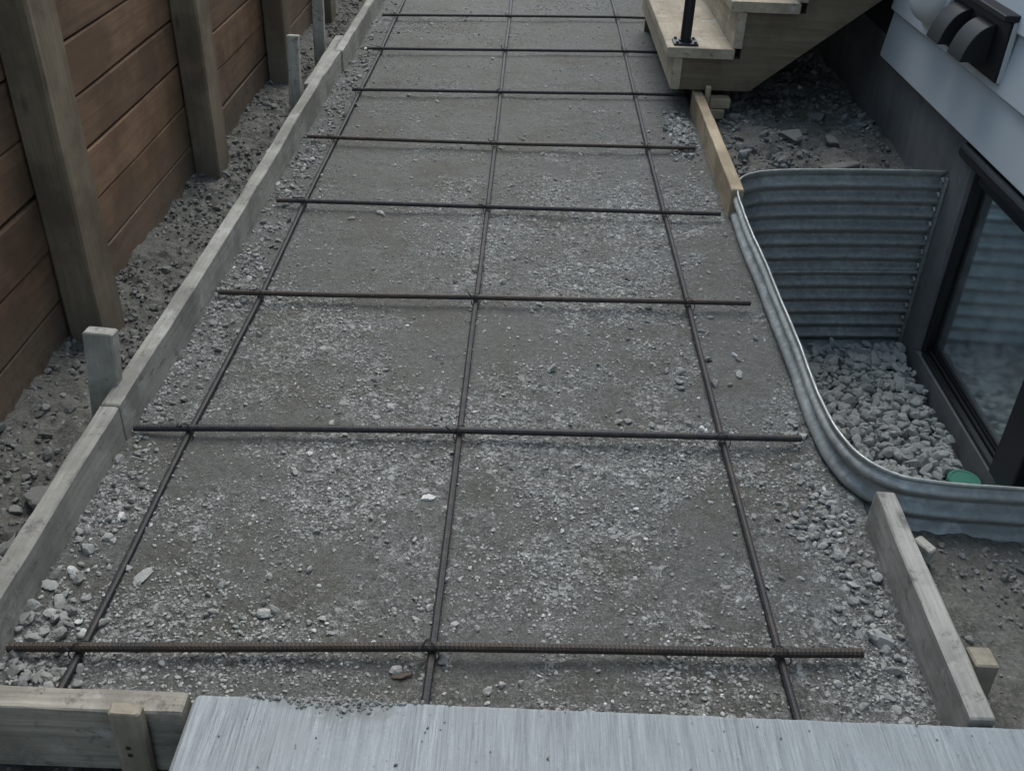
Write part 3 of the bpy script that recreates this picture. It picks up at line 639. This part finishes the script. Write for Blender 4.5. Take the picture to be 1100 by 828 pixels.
gp = MB(); gp.box((1.640, wy0+.052, wz0+.034), (1.646, 1.228, zb2)); child(gp, 'pane', M['glass'])
# the dim room behind the glass
m = MB(); X1 = 3.4; 
m.add([(1.822,.2,-1.2),(X1,.2,-1.2),(X1,2.6,-1.2),(1.822,2.6,-1.2),(1.822,.2,.28),(X1,.2,.28),(X1,2.6,.28),(1.822,2.6,.28)], [(0,1,2,3),(4,5,6,7),(0,1,5,4),(1,2,6,5),(2,3,7,6)])
m.build('room', M['room'], house)

# vent hood
vent = thing('exhaust_vent', (1.52, 2.1, .55), 'black double hooded exhaust vent mounted on the pale siding', 'vent')
m = MB(); m.box((1.512, 1.865, .452), (1.531, 2.44, .628), .003); m.build('back_plate', M['vent'], vent)
m = MB(); m.box((1.487, 1.855, .629), (1.535, 2.45, .648), .003); m.build('top_flange', M['vent'], vent)
for (a, b) in ((1.950, 2.065), (2.150, 2.265)):
    bz = [((1-t)**2*1.491+2*t*(1-t)*1.446+t*t*1.430, (1-t)**2*.594+2*t*(1-t)*.575+t*t*.486) for t in np.linspace(0, 1, 24)]
    m = MB(); m.prism([(1.511, .490), (1.511, .601)]+bz, 1, a, b); m.build('hood', M['vent'], vent, bevel=.0025)
m = MB(); m.box((1.519, 1.857, .452), (1.536, 1.8645, .628), .003); m.build('caulk_bead', M['caulk'], vent)
# meter
mt = thing('utility_meter', (1.53, 2.46, .61), 'round pale grey fixture on the siding behind the black vent', 'meter')
def lathe_x(c, prof, n=36):
    m = MB(); vs = []; fs = []
    for (dx, r) in prof:
        for k in range(n): a = 2*math.pi*k/n; vs.append((c[0]+dx, c[1]+r*math.cos(a), c[2]+r*math.sin(a)))
    for i in range(len(prof)-1):
        for k in range(n): j = (k+1) % n; fs.append((i*n+k, i*n+j, i*n+n+j, i*n+n+k))
    fs.append(tuple(range(n))); fs.append(tuple(range((len(prof)-1)*n, len(prof)*n))); return m.add(vs, fs)
lathe_x((1.53, 2.46, .61), [(.01, .150), (-.03, .150), (-.034, .146), (-.034, .130)]).build('base_ring', M['meter'], mt, bevel=.003)
lathe_x((1.53, 2.46, .61), [(-.030, .128)]+[(-.03-.075*math.sin(t), .128*math.cos(t)**.6) for t in np.linspace(.1, 1.5, 10)]).build('dome', M['meter'], mt, smooth=True)

# ------------------------------------------------------------------ window well
well = thing('window_well', (1.2, 1.2, -.6), 'galvanised corrugated steel window well beside the basement window', 'window well')
def well_panel(name, zt, zb_, off, lip=True):
    N = len(WELL); T = np.gradient(WELL, axis=0); T /= np.linalg.norm(T, axis=1)[:, None]; Nn = np.stack([-T[:, 1], T[:, 0]], 1)   # left of travel = inside?
    cen = np.array([1.25, 1.2]); 
    if ((WELL[N//2]+Nn[N//2]*.1-cen)**2).sum() < ((WELL[N//2]-cen)**2).sum(): Nn = -Nn                                              # outward
    prof = []; 
    if lip == 2: prof += [(-.006, zt-.012), (-.012, zt-.010), (-.019, zt-.006), (-.020, zt), (-.016, zt+.004), (-.010, zt+.004), (-.008, zt)]
    elif lip: prof += [(-.0005, zt-.008), (.0028, zt-.004), (.0030, zt), (.0012, zt+.002), (-.0012, zt+.001), (-.0018, zt-.004)]
    zz = np.linspace(zt-(.012 if lip else 0), zb_, int((zt-zb_)/.004))
    prof += [(off+.0108*math.sin(2*math.pi*(zt-.012-z)/.054), z) for z in zz]
    s = np.r_[0, np.cumsum(np.linalg.norm(np.diff(WELL, axis=0), axis=1))]
    dent = .004*np.sin(s*5.1+1)+.003*np.sin(s*13)                                                                               # the sheet is not quite true
    dent *= np.exp(-((s-1.6)/1.0)**2)*.45; dent += .0020*fbm(s, s*0, 7, 5, 3)+.001*fbm(s, s*0+3, 23, 6, 2)
    V = []
    for (d, z) in prof:
        V.append(np.c_[WELL+Nn*(d+dent[:, None]*(1 if z > -.1 else .6)), np.full(N, z)+.003*np.sin(s*3.2)])
    K = len(prof); V = np.array(V).reshape(-1, 3); i = np.arange(K-1)[:, None]*N+np.arange(N-1)[None]; F = np.stack([i, i+1, i+N+1, i+N], -1).reshape(-1, 4)
    o = np_mesh(name, V, F, M['galv'], smooth=True, parent=well); md = o.modifiers.new('sheet', 'SOLIDIFY'); md.thickness = .0022; md.offset = 0; return o
well_panel('upper_panel', .078, -.296, 0)
well_panel('lower_panel', -.2985, -.66, -.010, lip=2)
for (ya, sg) in ((2.104, -1), (.400, 1)):
    m = MB(); m.box((1.556, ya-.014, -.62), (1.5685, ya+.020, .060), .002)
    for c in range(12):
        zc = .066-.0135-c*.054
        if zc > -.60: m.tube([(1.546, ya+sg*.006, zc-.010), (1.550, ya+sg*.012, zc), (1.546, ya+sg*.006, zc+.010)], .006, 8)
    m.build('wall_flange', M['galv'], well)
# drain cap
m = MB(); n = 40; prof = [(.050, -.66), (.050, -.588), (.047, -.584), (.040, -.584), (.038, -.586), (.002, -.586)]; vs = []; fs = []
for (rr, z) in prof:
    for k in range(n): a = 2*math.pi*k/n; vs.append((1.512+rr*math.cos(a), 1.268+rr*math.sin(a), z))
for i in range(len(prof)-1):
    for k in range(n): j = (k+1) % n; fs.append((i*n+k, i*n+j, i*n+n+j, i*n+n+k))
fs.append(tuple(range((len(prof)-1)*n, len(prof)*n))); m.add(vs, fs)
tag(m.build('drain_cap', M['green']), 'round green plastic drain cap in the stones of the window well', 'drain cap')

# ------------------------------------------------------------------ wooden stairs
st = thing('wooden_stairs', (1.1, 3.5, 0), 'new wooden stairs of pale lumber rising from the path to the house', 'stairs')
Y0, Y1 = 2.872, 4.25; rise, run = .182, .228; tz, tx = .258, .668
for k in range(4):
    a = tx+run*k; z = tz+rise*k; m = MB(); m.box((a, Y0, z-.040), (a+.268 if k < 3 else 1.52, Y1, z), .004); m.build('tread', M['stair_y'], st)
    m = MB(); m.box((a+.030, Y0+.008, (.090 if k == 0 else z-rise+.001)), (a+.066, Y1-.01, z-.0415), .002); m.build('riser', M['stair_y'], st)
m = MB(); m.box((1.521, 2.936, tz+rise*3-.03), (1.5745, Y1, tz+rise*3+.01), .002); m.build('light_gap_strip', M['stair_y'], st)  # unseen strip added to stop light leaking between top tread and wall
for ya in (Y0+.022, Y1-.06):
    m = MB(); pl = [(tx+.068, .088), (1.018, .088), (1.522, .50), (1.522, tz+rise*3-.043)]
    for k in (3, 2, 1): pl += [(tx+run*k+.067, tz+rise*k-.043), (tx+run*k+.067, tz+rise*(k-1)-.043)]
    pl += [(tx+.068, tz-.043)]
    m.prism(pl, 1, ya, ya+.038); m.build('stringer', M['stair_shaded_x'], st)
m = MB(); m.prism([(tx+.05, -.3), (1.565, -.3), (1.565, .535), (1.522, .498), (1.018, .086), (tx+.05, .086)], 1, Y1-.058, Y1-.024); m.build('light_block_skirt', M['stair_shaded_x'], st)  # unseen panel added at the far end to keep daylight from under the stairs
rp = thing('railing_post', (.747, 2.94, tz), 'black metal railing post standing on the bottom wooden stair tread', 'railing post')
m = MB(); m.box((.695, 2.895, tz+.001), (.792, 2.985, tz+.009), .002); m.build('base_plate', M['black_metal'], rp)
for (dx, dy) in ((.708, 2.905), (.780, 2.905), (.708, 2.975), (.780, 2.975)):
    m = MB(); m.tube([(dx, dy, tz+.009), (dx, dy, tz+.016)], .006, 6); m.build('bolt', M['black_metal'], rp)
m = MB(); m.tube([(.744, 2.94, tz+.009), (.744, 2.94, tz+.016), (.744, 2.94, tz+.0165), (.744, 2.94, 1.20)], .0215, 18, rfun=lambda i, a: .027 if i < 2 else .0215); m.build('post', M['black_metal'], rp, smooth=False, bevel=0)

# ------------------------------------------------------------------ camera, light
F, P, YW, RL, CX, CY, H = 1057.19, .59130, -.0038, -.0381, .1176, -1.1219, 1.2996
fw = Vector((math.sin(YW)*math.cos(P), math.cos(YW)*math.cos(P), -math.sin(P))); rt = Vector((math.cos(YW), -math.sin(YW), 0)); dn = fw.cross(rt)
rt2 = rt*math.cos(RL)+dn*math.sin(RL); dn2 = -rt*math.sin(RL)+dn*math.cos(RL)
cam = bpy.data.cameras.new('camera'); co = bpy.data.objects.new('camera', cam); COL.objects.link(co); S.camera = co
mw = Matrix((rt2, -dn2, -fw)).transposed().to_4x4(); mw.translation = (CX, CY, H); co.matrix_world = mw
cam.sensor_width = 36; cam.lens = 36*F/1100; cam.clip_start = .02; cam.clip_end = 1500
W = bpy.data.worlds.new('World'); S.world = W; W.use_nodes = True; t = W.node_tree
sky = t.nodes.new('ShaderNodeTexSky'); sky.sky_type = 'NISHITA'; sky.sun_disc = False
EL, AZ = math.radians(58), math.radians(10)
sky.sun_elevation = EL; sky.sun_rotation = AZ; sky.air_density = 1.0; sky.dust_density = 1.0; sky.ozone_density = 1.0
hs = t.nodes.new('ShaderNodeHueSaturation'); hs.inputs['Saturation'].default_value = .74; hs.inputs['Hue'].default_value = .476; t.links.new(sky.outputs[0], hs.inputs['Color']); t.links.new(hs.outputs[0], t.nodes['Background'].inputs[0]); t.nodes['Background'].inputs[1].default_value = .11
sl = bpy.data.lights.new('sun', 'SUN'); sl.energy = 1.6; sl.angle = math.radians(60); sl.color = (1, .985, .93); so = bpy.data.objects.new('sun', sl); COL.objects.link(so)
dirv = Vector((math.sin(AZ)*math.cos(EL), math.cos(AZ)*math.cos(EL), math.sin(EL))); so.rotation_euler = dirv.to_track_quat('Z', 'Y').to_euler()
vs_ = S.view_settings; vs_.view_transform = 'Standard'; vs_.look = 'None'; vs_.gamma = 1; vs_.use_curve_mapping = False; vs_.exposure = 1.28
S.cycles.max_bounces = 6; S.cycles.diffuse_bounces = 3; S.cycles.glossy_bounces = 3; S.cycles.use_denoising = True
